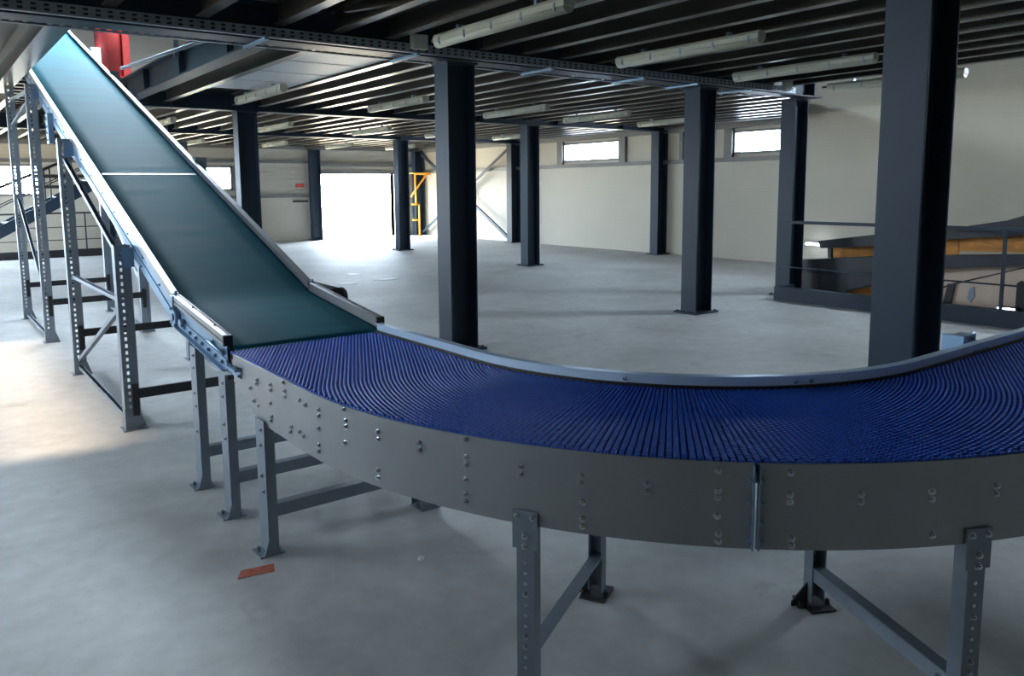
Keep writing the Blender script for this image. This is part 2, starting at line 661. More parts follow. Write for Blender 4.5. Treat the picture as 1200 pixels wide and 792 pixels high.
girder(2.22, -3.9, 10.45, 3.02, 'steel girder over the big bluish column')
girder(6.92, -3.9, 11.25, 3.02, 'steel girder carried by the front columns, cable tray slung along it')
girder(13.5, 2.92, 15.36, 3.06, 'steel girder of the second row, ending beside the sloping belt')
girder(19.3, -3.9, 15.36, 3.06, 'steel girder of the third row, over the column before the doorway')

ZJ = 3.14
jg = {}
def joist(x, y0, y1, label, group, fw=.105, h=.197):
    key = (round(y1 - y0, 2), fw, h)
    if key in jg:
        o = jg[key].copy()
        COL.objects.link(o)
    else:
        m = MB()
        m.ibeam((0, 0, 0), (0, y1 - y0, 0), fw, h, .012, .008)
        o = m.build('ceiling_joist', M_JOIST)
        jg[key] = o
    o.location = (x, y0, ZJ + h / 2)
    tag(o, label, 'joist', group)
    return o


for i in range(15):
    joist(2.70 + i * .548, 2.40, 6.76, 'dark steel ceiling joist in front of the cable tray', 'joists of the front bay')
joist(2.05, 2.40, 6.76, 'dark steel ceiling joist over the sloping belt, in front of the cable tray', 'joists of the front bay by the belt')
joist(1.35, 2.40, 6.76, 'dark steel ceiling joist over the sloping belt, in front of the cable tray', 'joists of the front bay by the belt')
for x in (3.42, 4.52, 4.97, 5.45):
    joist(x, 7.08, 13.36, 'steel ceiling joist behind the cable tray, lit along its flange', 'joists of the second bay')
for i in range(18):
    joist(5.97 + i * .53, max(7.08, (5.97 + i * .53) / 1.56), 13.36, 'steel ceiling joist behind the cable tray, lit along its flange', 'joists of the second bay')
for i in range(28):
    joist(.8 + i * .53, 13.64, 19.14, 'steel ceiling joist beyond the second row of columns', 'joists of the third bay')
for i in range(28):
    joist(.8 + i * .53, 19.46, 25.28, 'steel ceiling joist of the bay next to the doorway wall', 'joists of the last bay')

# trimmer beams beside the conveyor opening
m = MB()
m.ibeam((2.86, 7.08, 3.285), (2.86, 13.36, 3.285), .20, .33, .02, .012)
for y in (8.4, 10.2, 12.0):
    m.box(2.78, 2.94, y - .006, y + .006, 3.14, 3.43)
tag(m.build('trimmer_beam', M_STEEL), 'heavy steel beam along the right edge of the ceiling opening', 'beam', 'beams beside the ceiling opening')
m = MB()
m.ibeam((1.12, 7.08, 3.275), (1.12, 13.1, 3.275), .20, .33, .02, .012)
tag(m.build('trimmer_beam', M_JOIST), 'heavy steel beam left of the sloping belt, ending in mid air', 'beam', 'beams beside the ceiling opening')
m = MB()
m.ibeam((.62, 7.08, 3.285), (.62, 19.1, 3.285), .16, .3, .018, .011)
tag(m.build('trimmer_beam', M_JOIST), 'steel beam at the far left under the deck', 'beam', 'beams beside the ceiling opening')
# pale sheet closing part of the second bay
m = MB()
m.box(3.49, 4.45, 7.9, 11.4, 3.165, 3.18)
for y in (8.6, 9.5, 10.4):
    m.box(3.49, 4.45, y - .004, y + .004, 3.160, 3.165)
tag(m.build('ceiling_sheet', M_SHEET), 'pale bluish sheet fixed between joists above a strip light', 'sheet')
m = MB()
m.bar((3.02, 6.1, 3.2), (3.55, 5.0, 3.2), .05, .05)
tag(m.build('brace_bar', M_JOIST), 'thin diagonal bar between the front ceiling joists', 'bar')
# rails and hangers in the ceiling opening
m = MB()
m.cyl((2.70, 8.2, 3.30), (2.42, 11.6, 3.36), .022, 10)
tag(m.build('conduit_pipe', M_GALV), 'pale pipe running inside the ceiling opening', 'pipe')
m = MB()
m.box(2.62, 2.67, 9.75, 9.80, 3.28, 3.86)
tag(m.build('hanger_post', M_GALV), 'short pale post standing at the ceiling opening', 'post')

# ------------------------------------------------------------------ cable tray on the front girder
t = thing('cable_tray', (5, 6.7, 3.02), 'perforated galvanised cable tray slung along the front girder', 'cable tray')
def tray_rail(y, sgn, label=None):
    m = MB()
    x = -.6
    # side wall with two rows of real slots
    for z0, z1 in ((3.022, 3.036), (3.054, 3.070), (3.088, 3.100)):
        m.box(x, 10.35, y - .0015, y + .0015, z0, z1)
    while x < 10.3:
        for z0, z1 in ((3.036, 3.054), (3.070, 3.088)):
            m.box(x, x + .05, y - .0015, y + .0015, z0, z1)
        x += .085
    # bottom lip
    m.box(-.6, 10.35, min(y, y + sgn * .045), max(y, y + sgn * .045), 3.019, 3.022)
    m.box(-.6, 10.35, min(y, y - sgn * .008), max(y, y - sgn * .008), 3.098, 3.101)
    o = m.build('tray_rail', M_GALV, t)
    return o
tray_rail(6.66, 1)
tray_rail(7.19, -1)
for x in (.55, 2.55, 4.05, 5.75, 7.2, 8.2, 9.3):
    m = MB()
    m.box(x - .02, x + .02, 6.655, 7.195, 2.997, 3.018)
    m.cyl((x, 6.70, 2.98), (x, 6.70, 3.03), .008, 8)
    m.cyl((x, 7.15, 2.98), (x, 7.15, 3.03), .008, 8)
    m.build('tray_rung', M_ZINC, t)
for x, y, lab in ((4.04, 6.63, 'pale junction box clipped to the cable tray left of the near column'), (10.08, 6.63, 'pale junction box at the far right end of the cable tray')):
    b = thing('junction_box', (x, y, 3.03), lab, 'junction box', 'junction boxes on the cable tray')
    m = MB()
    m.box(x - .085, x + .085, y - .035, y + .025, 3.045, 3.185)
    m.build('box_body', M_BOX, b, .006)
    m = MB()
    m.box(x - .078, x + .078, y - .041, y - .035, 3.052, 3.178)
    for sx in (-1, 1):
        for z in (3.062, 3.168):
            m.cyl((x + sx * .068, y - .041, z), (x + sx * .068, y - .044, z), .006, 8)
    m.build('box_lid', M_BOX, b, .003)

# ------------------------------------------------------------------ strip lights
def make_light(loc, L, label, group):
    t = thing('strip_light', (0, 0, 0), label, 'light', group)
    m = MB()
    a = .058
    m.prism([(-a, 0, 0), (a, 0, 0), (a, 0, .045), (a * .7, 0, .07), (-a * .7, 0, .07), (-a, 0, .045)], (0, L, 0))
    m.build('housing', M_LAMP, t, .004)
    m = MB()
    pts = []
    for i in range(9):
        th = PI + PI * i / 8
        pts.append((a * .95 * math.cos(th), .01, .002 + .048 * math.sin(th)))
    m.prism(pts, (0, L - .02, 0), smooth=True)
    m.build('lamp_diffuser', M_DIFF, t)
    for i in range(5):
        y = L * (.06 + .22 * i)
        for s in (-1, 1):
            m = MB()
            m.box(s * a - .006, s * a + .006, y - .011, y + .011, -.018, .035)
            m.box(s * a * .8 - .008, s * a * .8 + .008, y - .008, y + .008, -.026, -.014)
            m.build('lamp_clip', M_GALV, t)
    m = MB()
    m.cyl((0, L, .035), (0, L + .10, .035), .013, 8)
    m.build('cable_gland', M_BLACK, t)
    for y in (L * .2, L * .8):
        m = MB()
        m.box(-.03, .03, y - .015, y + .015, .07, .105)
        m.build('mounting_bracket', M_ZINC, t)
    t.location = loc
    return t


ZL = 3.035
Lsrc = make_light((3.98, 4.42, ZL), 1.78, 'grey unlit strip light nearest above the left columns, in front of the tray', 'strip lights of the front bay')
copy_tree(Lsrc, (6.28, 4.40, ZL), 'grey unlit strip light over the middle of the blue belt, in front of the tray')
copy_tree(Lsrc, (8.36, 4.45, ZL), 'grey unlit strip light just left of the big bluish column top')
copy_tree(Lsrc, (10.42, 4.42, ZL), 'grey unlit strip light at the ceiling edge, half hidden by the big column')
copy_tree(Lsrc, (4.05, 10.05, ZL), 'unlit strip light below the pale bluish sheet', 'strip lights of the second bay')
copy_tree(Lsrc, (6.32, 10.2, ZL), 'unlit strip light close behind the near dark column, second bay', 'strip lights of the second bay')
copy_tree(Lsrc, (8.70, 10.2, ZL), 'unlit strip light in the middle of the second bay', 'strip lights of the second bay')
copy_tree(Lsrc, (10.75, 10.3, ZL), 'unlit strip light of the second bay before the column at the railing', 'strip lights of the second bay')
copy_tree(Lsrc, (12.9, 10.3, ZL), 'unlit strip light next to the high window by the railing', 'strip lights of the second bay')
for x, lab in ((4.1, 'unlit strip light of the third bay just right of the column behind the belt'), (6.4, 'unlit strip light of the third bay over the way to the doorway'), (8.7, 'unlit strip light of the third bay behind the near column'), (10.75, 'unlit strip light of the third bay nearest the bracing'), (12.9, 'unlit strip light of the third bay beside the far high window')):
    copy_tree(Lsrc, (x, 15.6, ZL), lab, 'strip lights of the third bay')
for x in (6.4, 8.7, 10.75, 12.9):
    copy_tree(Lsrc, (x, 21.6, ZL), 'small distant unlit strip light before the doorway wall', 'strip lights of the last bay')

# ------------------------------------------------------------------ curved conveyor
CX, CY, RI, RO = 3.50, 3.00, 1.395, 2.25
RM = (RI + RO) / 2
Y_IN = 3.98
X_OUT = 5.6
ZB = .912


def path(s, r):
    """point at arc position s (0 at the start of the bend, along the outer reference) and radius r"""
    pass


def at(u, r, z):
    """u: path measure on the middle line, u<0 on the straight lead-in, r radius from the bend centre"""
    q = RM * PI / 2
    if u <= 0:
        return Vector((CX - r, CY - u, z))
    if u >= q:
        return Vector((CX + (u - q), CY - r, z))
    a = u / RM
    return Vector((CX - r * math.cos(a), CY - r * math.sin(a), z))


def normal_at(u):
    q = RM * PI / 2
    if u <= 0:
        return Vector((-1, 0, 0))
    if u >= q:
        return Vector((0, -1, 0))
    a = u / RM
    return Vector((-math.cos(a), -math.sin(a), 0))


UQ = RM * PI / 2
U0 = -(Y_IN - CY)
U1 = UQ + (X_OUT - CX)
conv = thing('curved_conveyor', (CX - RO, 3.6, 0), 'curved roller-less conveyor with blue ribbed plastic belt and grey steel side', 'conveyor')
conv['label'] = 'curved conveyor with blue ribbed plastic belt and grey bolted steel side'

# belt: rows of small raised links, every second row shifted by half a link
PS, PT = .0195, .0195
TOP_, LOW_ = ZB, ZB - .007
nr = int((U1 - U0) / PS)
nc = int((RO - RI - .02) / PT)
R_IN = RI + .012
r_end = R_IN + (nc + .5) * PT
verts, faces, uvs = [], [], []
SF = [(0., 0), (.16, 1), (.70, 1), (.86, 0)]
TF = [(0., 0), (.14, 1), (.60, 1), (.74, 0)]
per = nc * 4 + 4
for i in range(nr):
    off = .5 * (i % 2)
    for sf, sh in SF:
        u = U0 + (i + sf) * PS
        row = [(R_IN - .004, 0)]
        for c_ in range(nc):
            for tf, th in TF:
                row.append((R_IN + (c_ + tf + off) * PT, sh * th))
        row += [(r_end + .0005, 0), (r_end + .001, 1 * sh), (RO - .007, 1 * sh)]
        for r, h in row:
            p_ = at(u, r, LOW_ + h * (TOP_ - LOW_))
            verts.append(p_[:])
            uvs.append((u, r))
for k_ in range(nr * 4 - 1):
    a0 = k_ * per
    for j in range(per - 1):
        faces.append((a0 + j, a0 + j + 1, a0 + per + j + 1, a0 + per + j))
me = bpy.data.meshes.new('blue_belt')
me.from_pydata(verts, [], faces)
me.update()
if me.polygons[len(faces) // 2].normal.z < 0 or me.polygons[3].normal.z < -.1:
    me.flip_normals()
me.materials.append(M_BLUE)
belt = bpy.data.objects.new('modular_belt', me)
COL.objects.link(belt)
sol = belt.modifiers.new('thick', 'SOLIDIFY')
sol.thickness = .010
sol.offset = -1


def parent_to(o, p):
    o.parent = p
    bpy.context.view_layer.update()
    o.matrix_parent_inverse = p.matrix_world.inverted()


parent_to(belt, conv)
belt['label'] = 'deep blue ribbed plastic belt'


def swept(u0, u1, section, step=.05, mb=None, mi=0):
    """closed (r, z) section swept along the path"""
    mb = mb or MB()
    us = [u0]
    k = max(1, int(math.ceil((u1 - u0) / step)))
    us = [u0 + (u1 - u0) * i / k for i in range(k + 1)]
    rings = [[mb.bm.verts.new(at(u, r, z)) for r, z in section] for u in us]
    m_ = len(section)
    for a, b in zip(rings[:-1], rings[1:]):
        for i in range(m_):
            j = (i + 1) % m_
            f = mb.bm.faces.new((a[i], a[j], b[j], b[i]))
            f.material_index = mi
    mb.bm.faces.new(rings[0])
    mb.bm.faces.new(rings[-1][::-1])
    return mb


# outer side panels: two sheets meeting in a bolted flange
U_SEAM = 47.1 * PI / 180 * RM
ZP0, ZP1 = .635, .905
sec = [(RO, ZP0), (RO, ZP1), (RO - .03, ZP1), (RO - .03, ZP1 - .004), (RO - .005, ZP1 - .004), (RO - .005, ZP0)]


def side_panel(u0, u1, lab):
    mb = swept(u0, u1, sec)
    if u0 < 0:
        # rounded nose at the start of the panel
        x = CX - RO
        mb.prism([(x, CY - u0 + .0, .905), (x, CY - u0 + .10, .895), (x, CY - u0 + .09, .80), (x, CY - u0 - .0, .69)], (.005, 0, 0))
    o = mb.build('side_panel', M_PANEL, conv)
    o['label'] = lab
    return o


def chamfered_panel():
    """first sheet with its corner cut rising toward the lead-in"""
    mb = MB()
    us = [U0 + .06, U0 + .10, U0 + .2, U0 + .34, U0 + .45, U0 + .52]
    us += [U0 + .52 + (U_SEAM - .004 - U0 - .52) * i / 60 for i in range(1, 61)]
    def zlow(u):
        d = u - U0
        if d < .10:
            return .76
        if d < .45:
            return .745 - (d - .10) / .35 * (.745 - ZP0)
        return ZP0
    rings = []
    for u in us:
        z = zlow(u)
        rings.append([mb.bm.verts.new(at(u, r, zz)) for r, zz in ((RO, z), (RO, ZP1), (RO - .03, ZP1), (RO - .03, ZP1 - .004), (RO - .005, ZP1 - .004), (RO - .005, z))])
    for a, b in zip(rings[:-1], rings[1:]):
        for i in range(6):
            j = (i + 1) % 6
            mb.bm.faces.new((a[i], a[j], b[j], b[i]))
    mb.bm.faces.new(rings[0])
    mb.bm.faces.new(rings[-1][::-1])
    o = mb.build('side_panel', M_PANEL, conv)
    o['label'] = 'curved left sheet of the steel side'
    return o


p1 = chamfered_panel()
p2 = side_panel(U_SEAM + .004, U1, 'right sheet of the steel side, beyond the bolted joint')
# bolted joint flange
mb = MB()
for s in (-1, 1):
    u = U_SEAM + s * .007
    nn = normal_at(u)
    a = at(u, RO - .002, ZP0 + .003)
    mb.bar(a + nn * .011, a + nn * .011 + Vector((0, 0, ZP1 - ZP0 - .006)), .026, .004, up=normal_at(u).cross(Vector((0, 0, 1))))
tng = normal_at(U_SEAM).cross(Vector((0, 0, 1)))
for z in (.665, .725, .785, .855):
    pc = at(U_SEAM, RO + .014, z)
    mb.bolt(pc + tng * .011, tng, .008, .010)
    mb.bolt(pc - tng * .011, -tng, .008, .010)
mb.build('joint_flange', M_ZINC, conv)['label'] = 'bright vertical flange with four bolts joining the side sheets'

# bolts along the panel: (distance along the outer face from the start of the bend, height)
BOLTS = [(-.57, .84), (-.58, .82), (-.40, .85), (-.40, .825), (-.23, .855), (-.23, .83), (-.24, .893), (-.67, .78), (-.41, .76), (-.63, .725), (-.57, .715),
         (-.40, .70), (-.41, .68), (-.07, .85), (-.01, .842), (.115, .85), (.115, .825), (.31, .893), (.32, .85), (.32, .828), (.31, .76), (.515, .848), (.515, .82),
         (.51, .70), (.51, .672), (-.17, .71), (-.18, .684), (-.08, .71), (-.04, .70), (.11, .77), (.105, .70), (.105, .675), (.72, .845), (.72, .82),
         (.92, .89), (.92, .83), (.92, .805), (.915, .75), (.915, .70), (.915, .672), (1.12, .83), (1.12, .803), (1.325, .825), (1.325, .80), (1.33, .74),
         (1.33, .685), (1.33, .66), (1.53, .82), (1.53, .795), (1.74, .878), (1.74, .815), (1.74, .793), (1.74, .735), (1.745, .678), (1.745, .655),
         (1.95, .878), (1.95, .81), (1.95, .787), (1.96, .672), (1.96, .65), (2.16, .812), (2.16, .787), (2.38, .812), (2.38, .787), (2.39, .672),
         (2.60, .812), (2.60, .787)]
for s, z in BOLTS:
    u = s if s < 0 else s * RM / RO
    mb = MB()
    mb.bolt(at(u, RO, z), normal_at(u), .0085, .009)
    mb.build('bolt', M_BOLT, p1 if u < U_SEAM else p2)

mb = MB()
xo = CX - RO
mb.box(xo - .035, xo - .002, 3.80, 3.93, .838, .846)
mb.box(xo - .006, xo - .001, 3.80, 3.93, .800, .846)
for y_ in (3.82, 3.855, 3.89, 3.92):
    mb.bolt((xo - .020, y_, .846), (0, 0, 1), .010, .012)
mb.bolt((xo - .006, 3.81, .815), (-1, 0, 0), .009, .01)
mb.build('corner_bracket', M_ZINC, conv)['label'] = 'small zinc bracket with four bolts at the start of the side'
# inner guide
mb = swept(U0, U1, [(RI - .004, .64), (RI + .002, .64), (RI + .002, .955), (RI + .012, .955), (RI + .012, .962), (RI - .030, .962), (RI - .030, .950), (RI - .004, .950)])
ig = mb.build('inner_guide', M_RAIL, conv)
ig['label'] = 'bright zinc rail along the inside of the bend'
for u in (1.05, 1.95, 2.04):
    m = MB()
    a = at(u, RI + .004, .935)
    m.bolt(a, -normal_at(u) * -1, .007, .006)
    m.build('bolt', M_BOLT, ig)
# wear strip between guide and belt
swept(U0, U1, [(RI + .002, .895), (RI + .014, .895), (RI + .014, .922), (RI + .002, .922)]).build('wear_strip', M_BLACK, conv)
# bed below the belt
swept(U0 + .02, U1, [(RI + .006, .84), (RO - .008, .84), (RO - .008, .872), (RI + .006, .872)]).build('belt_bed', M_PANEL, conv)
# sensor bracket beyond the inside rail
mb = MB()
mb.box(4.04, 4.20, 1.66, 1.73, .925, .985)
mb.box(4.015, 4.045, 1.64, 1.74, .90, .995)
mb.cyl((4.20, 1.70, .955), (4.27, 1.70, .975), .010, 10)
mb.bolt((4.03, 1.64, .975), (0, -1, 0), .011, .01)
mb.bolt((4.16, 1.66, .965), (0, -1, 0), .009, .01)
mb.box(4.04, 4.2, 1.60, 1.68, .915, .93)
mb.build('clamp_bracket', M_ZINC, conv)['label'] = 'bluish zinc clamp bracket outside the inside rail'


# support frames under the bend
def support(a_deg, foot_in=True, yline=None, label=None):
    """outer leg, inner leg and tie; radial at angle a, or across the lead-in at y"""
    if yline is None:
        u = R(a_deg) * RM
        nn = normal_at(u)
        po, pi_ = at(u, RO + .004, 0), at(u, RI + .03, 0)
    else:
        nn = Vector((-1, 0, 0))
        po, pi_ = Vector((CX - RO, yline, 0)), Vector((CX - RI - .03, yline, 0))
    tg = nn.cross(Vector((0, 0, 1))).normalized()
    fr = MB()
    fr.bar(po + Vector((0, 0, .17)) - nn * .03, pi_ + Vector((0, 0, .17)), .05, .006)
    fr.bar(po + Vector((0, 0, .143)) - nn * .03 + tg * .024, pi_ + Vector((0, 0, .143)) + tg * .024, .006, .055)
    for s in (.06, .09):
        fr.bolt(po - nn * s + Vector((0, 0, .145)) + tg * .028, tg, .009, .009)
    o = fr.build('support_frame', M_GALV, conv)
    if label:
        o['label'] = label
    for p, sg, nm in ((po, 1, 'outer'), (pi_, -1, 'inner')):
        ztop = .66 if nm == 'outer' else .70
        lg = MB()
        n2 = nn * sg
        w, dp = .062, .055
        c0 = p
        # channel: face plate and two flanges, slots as bolts
        lg.bar(c0 + Vector((0, 0, .02)), c0 + Vector((0, 0, ztop)), w, .005, up=n2)
        for s in (-1, 1):
            q = c0 + tg * (s * (w / 2 - .0025)) - n2 * (dp / 2)
            lg.bar(q + Vector((0, 0, .02)), q + Vector((0, 0, .632 if nm == 'outer' else ztop)), .005, dp, up=n2)
        # widened head plate
        if nm == 'outer':
            lg.bar(c0 + n2 * .004 + Vector((0, 0, .555)), c0 + n2 * .004 + Vector((0, 0, .685)), .088, .005, up=n2)
            for s in (-1, 1):
                lg.bolt(c0 + n2 * .006 + tg * (s * .028) + Vector((0, 0, .665)), n2, .0085, .009, 1)
            for z in (.60, .565):
                lg.bolt(c0 + n2 * .006 + Vector((0, 0, z)), n2, .0095, .010, 1)
        k = .10
        while k < .53:
            if int(k * 100) % 3 == 0 and nm == 'outer':
                lg.bolt(c0 + n2 * .002 + Vector((0, 0, k)), n2, .0075, .008, 1)
            else:
                lg.cyl(c0 + n2 * .002 + Vector((0, 0, k)), c0 + n2 * .0035 + Vector((0, 0, k)), .006, 8, mi=1)
            k += .037
        lg.build('leg', [M_GALV, M_BOLT], o)
        ft = MB()
        ft.bar(c0 - n2 * .03, c0 - n2 * .03 + Vector((0, 0, .008)), .11, .14, up=n2)
        ft.prism([c0 + tg * .028 - n2 * .02, c0 + tg * .10 - n2 * .02, c0 + tg * .10 - n2 * .02 + Vector((0, 0, .02)), c0 + tg * .028 - n2 * .02 + Vector((0, 0, .10))], n2 * -.006)
        ft.bolt(c0 + tg * .075 - n2 * .05 + Vector((0, 0, .008)), (0, 0, 1), .01, .02)
        ft.bolt(c0 - tg * .045 - n2 * .05 + Vector((0, 0, .008)), (0, 0, 1), .01, .02)
        ft.build('foot', M_BAR if nm == 'inner' else M_GALV, o)
    return o


support(29.0)
support(64.8)


def lead_support(y, ztop, parent):
    x0, x1 = CX - RO - .01, CX - RI + .02
    fr = MB()
    fr.bar((x0 + .03, y - .045, .215), (x1, y - .045, .215), .008, .06)
    fr.bar((x0 + .03, y - .02, .243), (x1, y - .02, .243), .05, .006)
    fr.bolt((x0 + .05, y - .05, .20), (0, -1, 0), .009, .009)
    o = fr.build('support_frame', M_GALV, parent)
    for x, sg in ((x0, 1), (x1, -1)):
        lg = MB()
        zt = ztop if sg > 0 else .80
        lg.box(x - .004, x + .002, y - .055, y + .055, .01, zt)
        lg.box(min(x, x + sg * .045), max(x, x + sg * .045), y - .055, y - .050, .01, zt - .03)
        lg.box(min(x, x + sg * .045), max(x, x + sg * .045), y + .050, y + .055, .01, zt - .03)
        k = zt - .05
        i = 0
        while k > .3:
            if i % 3 != 2:
                lg.bolt((x - .004, y - .022 + .012 * (i % 2), k), (-1, 0, 0), .0085, .008, 1)
            k -= .075
            i += 1
        lg.build('leg', [M_GALV, M_BOLT], o)
        ft = MB()
        ft.box(x - .05, x + .07, y - .06, y + .06, 0, .008)
        ft.prism([(x - .03, y - .06, .008), (x + .05, y - .06, .008), (x + .045, y - .06, .03), (x - .004, y - .06, .085)], (0, .006, 0))
        ft.bolt((x + .03, y - .09 + .05, .008), (0, 0, 1), .010, .02)
        ft.bolt((x - .03, y + .02, .008), (0, 0, 1), .010, .02)
        ft.build('foot', M_GALV, o)
    return o


lead_support(3.54, .66, conv)

# ------------------------------------------------------------------ sloping conveyor
XL, XR = 1.255, 2.155
SL = .3515
YK, ZK = 4.98, 1.035           # kink between flat tail and slope
YA, ZA = 4.03, .920
YE = 15.2


def zbelt(y):
    return ZA + (y - YA) / (YK - YA) * (ZK - ZA) if y < YK else ZK + (y - YK) * SL


inc = thing('sloping_conveyor', (1.7, 6.0, 0), 'long sloping conveyor with smooth teal belt rising through the ceiling', 'conveyor')
mb = MB()
ys = [YA - .035, YA - .03, YA - .015, YA + .01]
zs = [ZA - .045, ZA - .018, ZA - .004, ZA]
y = YA + .1
while y < YE:
    ys.append(y)
    zs.append(zbelt(y))
    y += .12
# round the kink
for i, yy in enumerate(ys):
    if abs(yy - YK) < .09 and yy > YA + .05:
        zs[i] += .004
top = []
for yy, zz in zip(ys, zs):
    top.append([mb.bm.verts.new((XL + .03 + (XR - XL - .06) * j / 6, yy, zz + .004)) for j in range(7)])
for a, b in zip(top[:-1], top[1:]):
    for j in range(6):
        f = mb.bm.faces.new((a[j], b[j], b[j + 1], a[j + 1]))
        f.smooth = True
tb = mb.build('teal_belt', M_TEAL, inc)
sm = tb.modifiers.new('thick', 'SOLIDIFY')
sm.thickness = .006
sm.offset = 0
tb['label'] = 'smooth teal belt'
mb = MB()
y0 = 7.33
mb.prism([(XL + .07, y0, zbelt(y0) + .0085), (XR - .06, y0, zbelt(y0) + .0085), (XR - .06, y0 + .035, zbelt(y0 + .035) + .0085), (XL + .07, y0 + .035, zbelt(y0 + .035) + .0085)], (0, 0, .002))
mb.build('splice_strip', M_WHITE, tb)['label'] = 'thin white splice line across the belt'


def slope_prof(x, ya, yb, prof, step=None, mb=None, mi=0):
    """(dx, dz) outline carried along the belt line from ya to yb"""
    mb = mb or MB()
    yl = [ya]
    if ya < YK < yb:
        yl.append(YK)
    yl.append(yb)
    rings = [[mb.bm.verts.new((x + dx, yy, zbelt(yy) + dz)) for dx, dz in prof] for yy in yl]
    for a, b in zip(rings[:-1], rings[1:]):
        for i in range(len(prof)):
            j = (i + 1) % len(prof)
            f = mb.bm.faces.new((a[i], a[j], b[j], b[i]))
            f.material_index = mi
    mb.bm.faces.new(rings[0])
    mb.bm.faces.new(rings[-1][::-1])
    return mb


for x, s in ((XL, 1), (XR, -1)):
    # main side plate: C section
    mb = slope_prof(x, YK + .02, YE, [(0, -.15), (0, .010), (s * .02, .010), (s * .02, .005), (s * .004, .005), (s * .004, -.145), (s * .03, -.145), (s * .03, -.15)])
    # stiffening lips and bolts on the outer face
    slope_prof(x, YK + .02, YE, [(0, -.075), (-s * .006, -.075), (-s * .006, -.068), (0, -.068)], mb=mb)
    y = YK + .35
    while y < 13:
        mb.bolt((x, y, zbelt(y) - .03), (-s, 0, 0), .008, .008)
        if int(y * 10) % 3 == 0:
            mb.bolt((x, y + .06, zbelt(y + .06) - .115), (-s, 0, 0), .009, .009)
        y += .42
    mb.build('side_frame', M_ZINC, inc)
    # guide rail
    mb = slope_prof(x, YK + .03, YE, [(-s * .012, .008), (-s * .012, .058), (s * .030, .058), (s * .030, .046), (s * .018, .036), (s * .018, .008)])
    mb.build('guide_rail', M_ALU, inc)
    # tail: separate aluminium guide with slots
    mb = slope_prof(x, YA + .005, YK - .01, [(-s * .018, .012), (-s * .018, .030), (-s * .012, .030), (-s * .012, .038), (-s * .018, .038), (-s * .018, .066), (s * .012, .066), (s * .012, .070), (s * .030, .066), (s * .030, .012)])
    for yy in (YA + .2, YA + .6):
        mb.bolt((x + s * .008, yy, zbelt(yy) + .068), (0, 0, 1), .007, .005)
    tg_ = mb.build('tail_guide', M_ALU, inc)
    mb = slope_prof(x, YA - .012, YA + .005, [(-s * .018, .012), (-s * .018, .068), (s * .030, .068), (s * .030, .012)])
    mb.build('end_cap', M_BLACK, tg_)
    # tail side plate with bearing and adjuster
    mb = slope_prof(x, YA - .005, YK + .05, [(0, -.10), (0, .012), (s * .005, .012), (s * .005, -.10)])
    slope_prof(x, YA - .01, YK - .05, [(-s * .002, -.118), (-s * .034, -.118), (-s * .034, -.113), (-s * .007, -.113), (-s * .007, -.06), (-s * .002, -.06)], mb=mb)
    mb.cyl((x, YK - .06, zbelt(YK - .06) - .055), (x - s * .035, YK - .06, zbelt(YK - .06) - .055), .045, 20)
    mb.cyl((x - s * .035, YK - .06, zbelt(YK - .06) - .055), (x - s * .045, YK - .06, zbelt(YK - .06) - .055), .022, 14)
    mb.cyl((x, YK - .18, zbelt(YK - .18) - .065), (x - s * .03, YK - .18, zbelt(YK - .18) - .065), .024, 16)
    for i in range(7):
        yy = YA + .05 + i * .115
        mb.bolt((x - s * .007, yy, zbelt(yy) - .085), (-s, 0, 0), .011, .012)
    mb.cyl((x - s * .018, YA + .0, zbelt(YA) - .03), (x - s * .018, YA + .26, zbelt(YA + .26) - .03), .008, 10)
    mb.bolt((x - s * .006, YA + .04, zbelt(YA) - .03), (-s, 0, 0), .013, .012)
    mb.bolt((x - s * .006, YA + .22, zbelt(YA + .2) - .03), (-s, 0, 0), .013, .012)
    mb.build('tail_bracket', M_ZINC, inc)['label'] = 'bright zinc tail bracket with bearing and bolts'
    mb = MB()
    mb.box(min(x, x - s * .025), max(x, x - s * .025), YK - .03, YK + .03, zbelt(YK) - .13, zbelt(YK) + .06)
    mb.cyl((x + s * .005, YK, zbelt(YK) + .06), (x + s * .005, YK, zbelt(YK) + .09), .010, 10)
    for z in (-.10, -.06, -.02):
        mb.bolt((x - s * .025, YK, zbelt(YK) + z), (-s, 0, 0), .011, .01)
    mb.build('hinge_plate', M_ZINC, inc)
# tail roller
mb = MB()
mb.cyl((XL + .03, YA + .005, ZA - .052), (XR - .03, YA + .005, ZA - .052), .045, 20)
mb.build('tail_roller', M_BAR, inc)
# belt return and bed
mb = slope_prof(XL + .03, YA + .05, YE, [(0, -.03), (XR - XL - .06, -.03), (XR - XL - .06, -.012), (0, -.012)])
mb.build('slider_bed', M_PANEL, inc)
mb = slope_prof(XL + .04, YA + .06, YE, [(0, -.135), (XR - XL - .08, -.135), (XR - XL - .08, -.130), (0, -.130)])
mb.build('return_belt', M_TEAL, inc)
# drive motor and gearbox on the far side
mb = MB()
yc, zc = 5.42, .93
mb.box(XR + .02, XR + .30, yc - .13, yc + .16, zc - .09, zc + .05)
mb.prism([(XR + .04, yc - .16, zc + .02), (XR + .34, yc - .16, zc + .02), (XR + .36, yc - .10, zc + .06), (XR + .24, yc + .1, zc + .10), (XR + .04, yc + .22, zc + .10)], (0, .02, .012))
mb.cyl((XR + .30, yc, zc - .01), (XR + .44, yc, zc - .01), .062, 18)
for i in range(6):
    mb.cyl((XR + .32 + i * .02, yc, zc - .01), (XR + .328 + i * .02, yc, zc - .01), .072, 18)
mb.build('drive_motor', M_BAR, inc)['label'] = 'dark motor and gearbox at the kink'
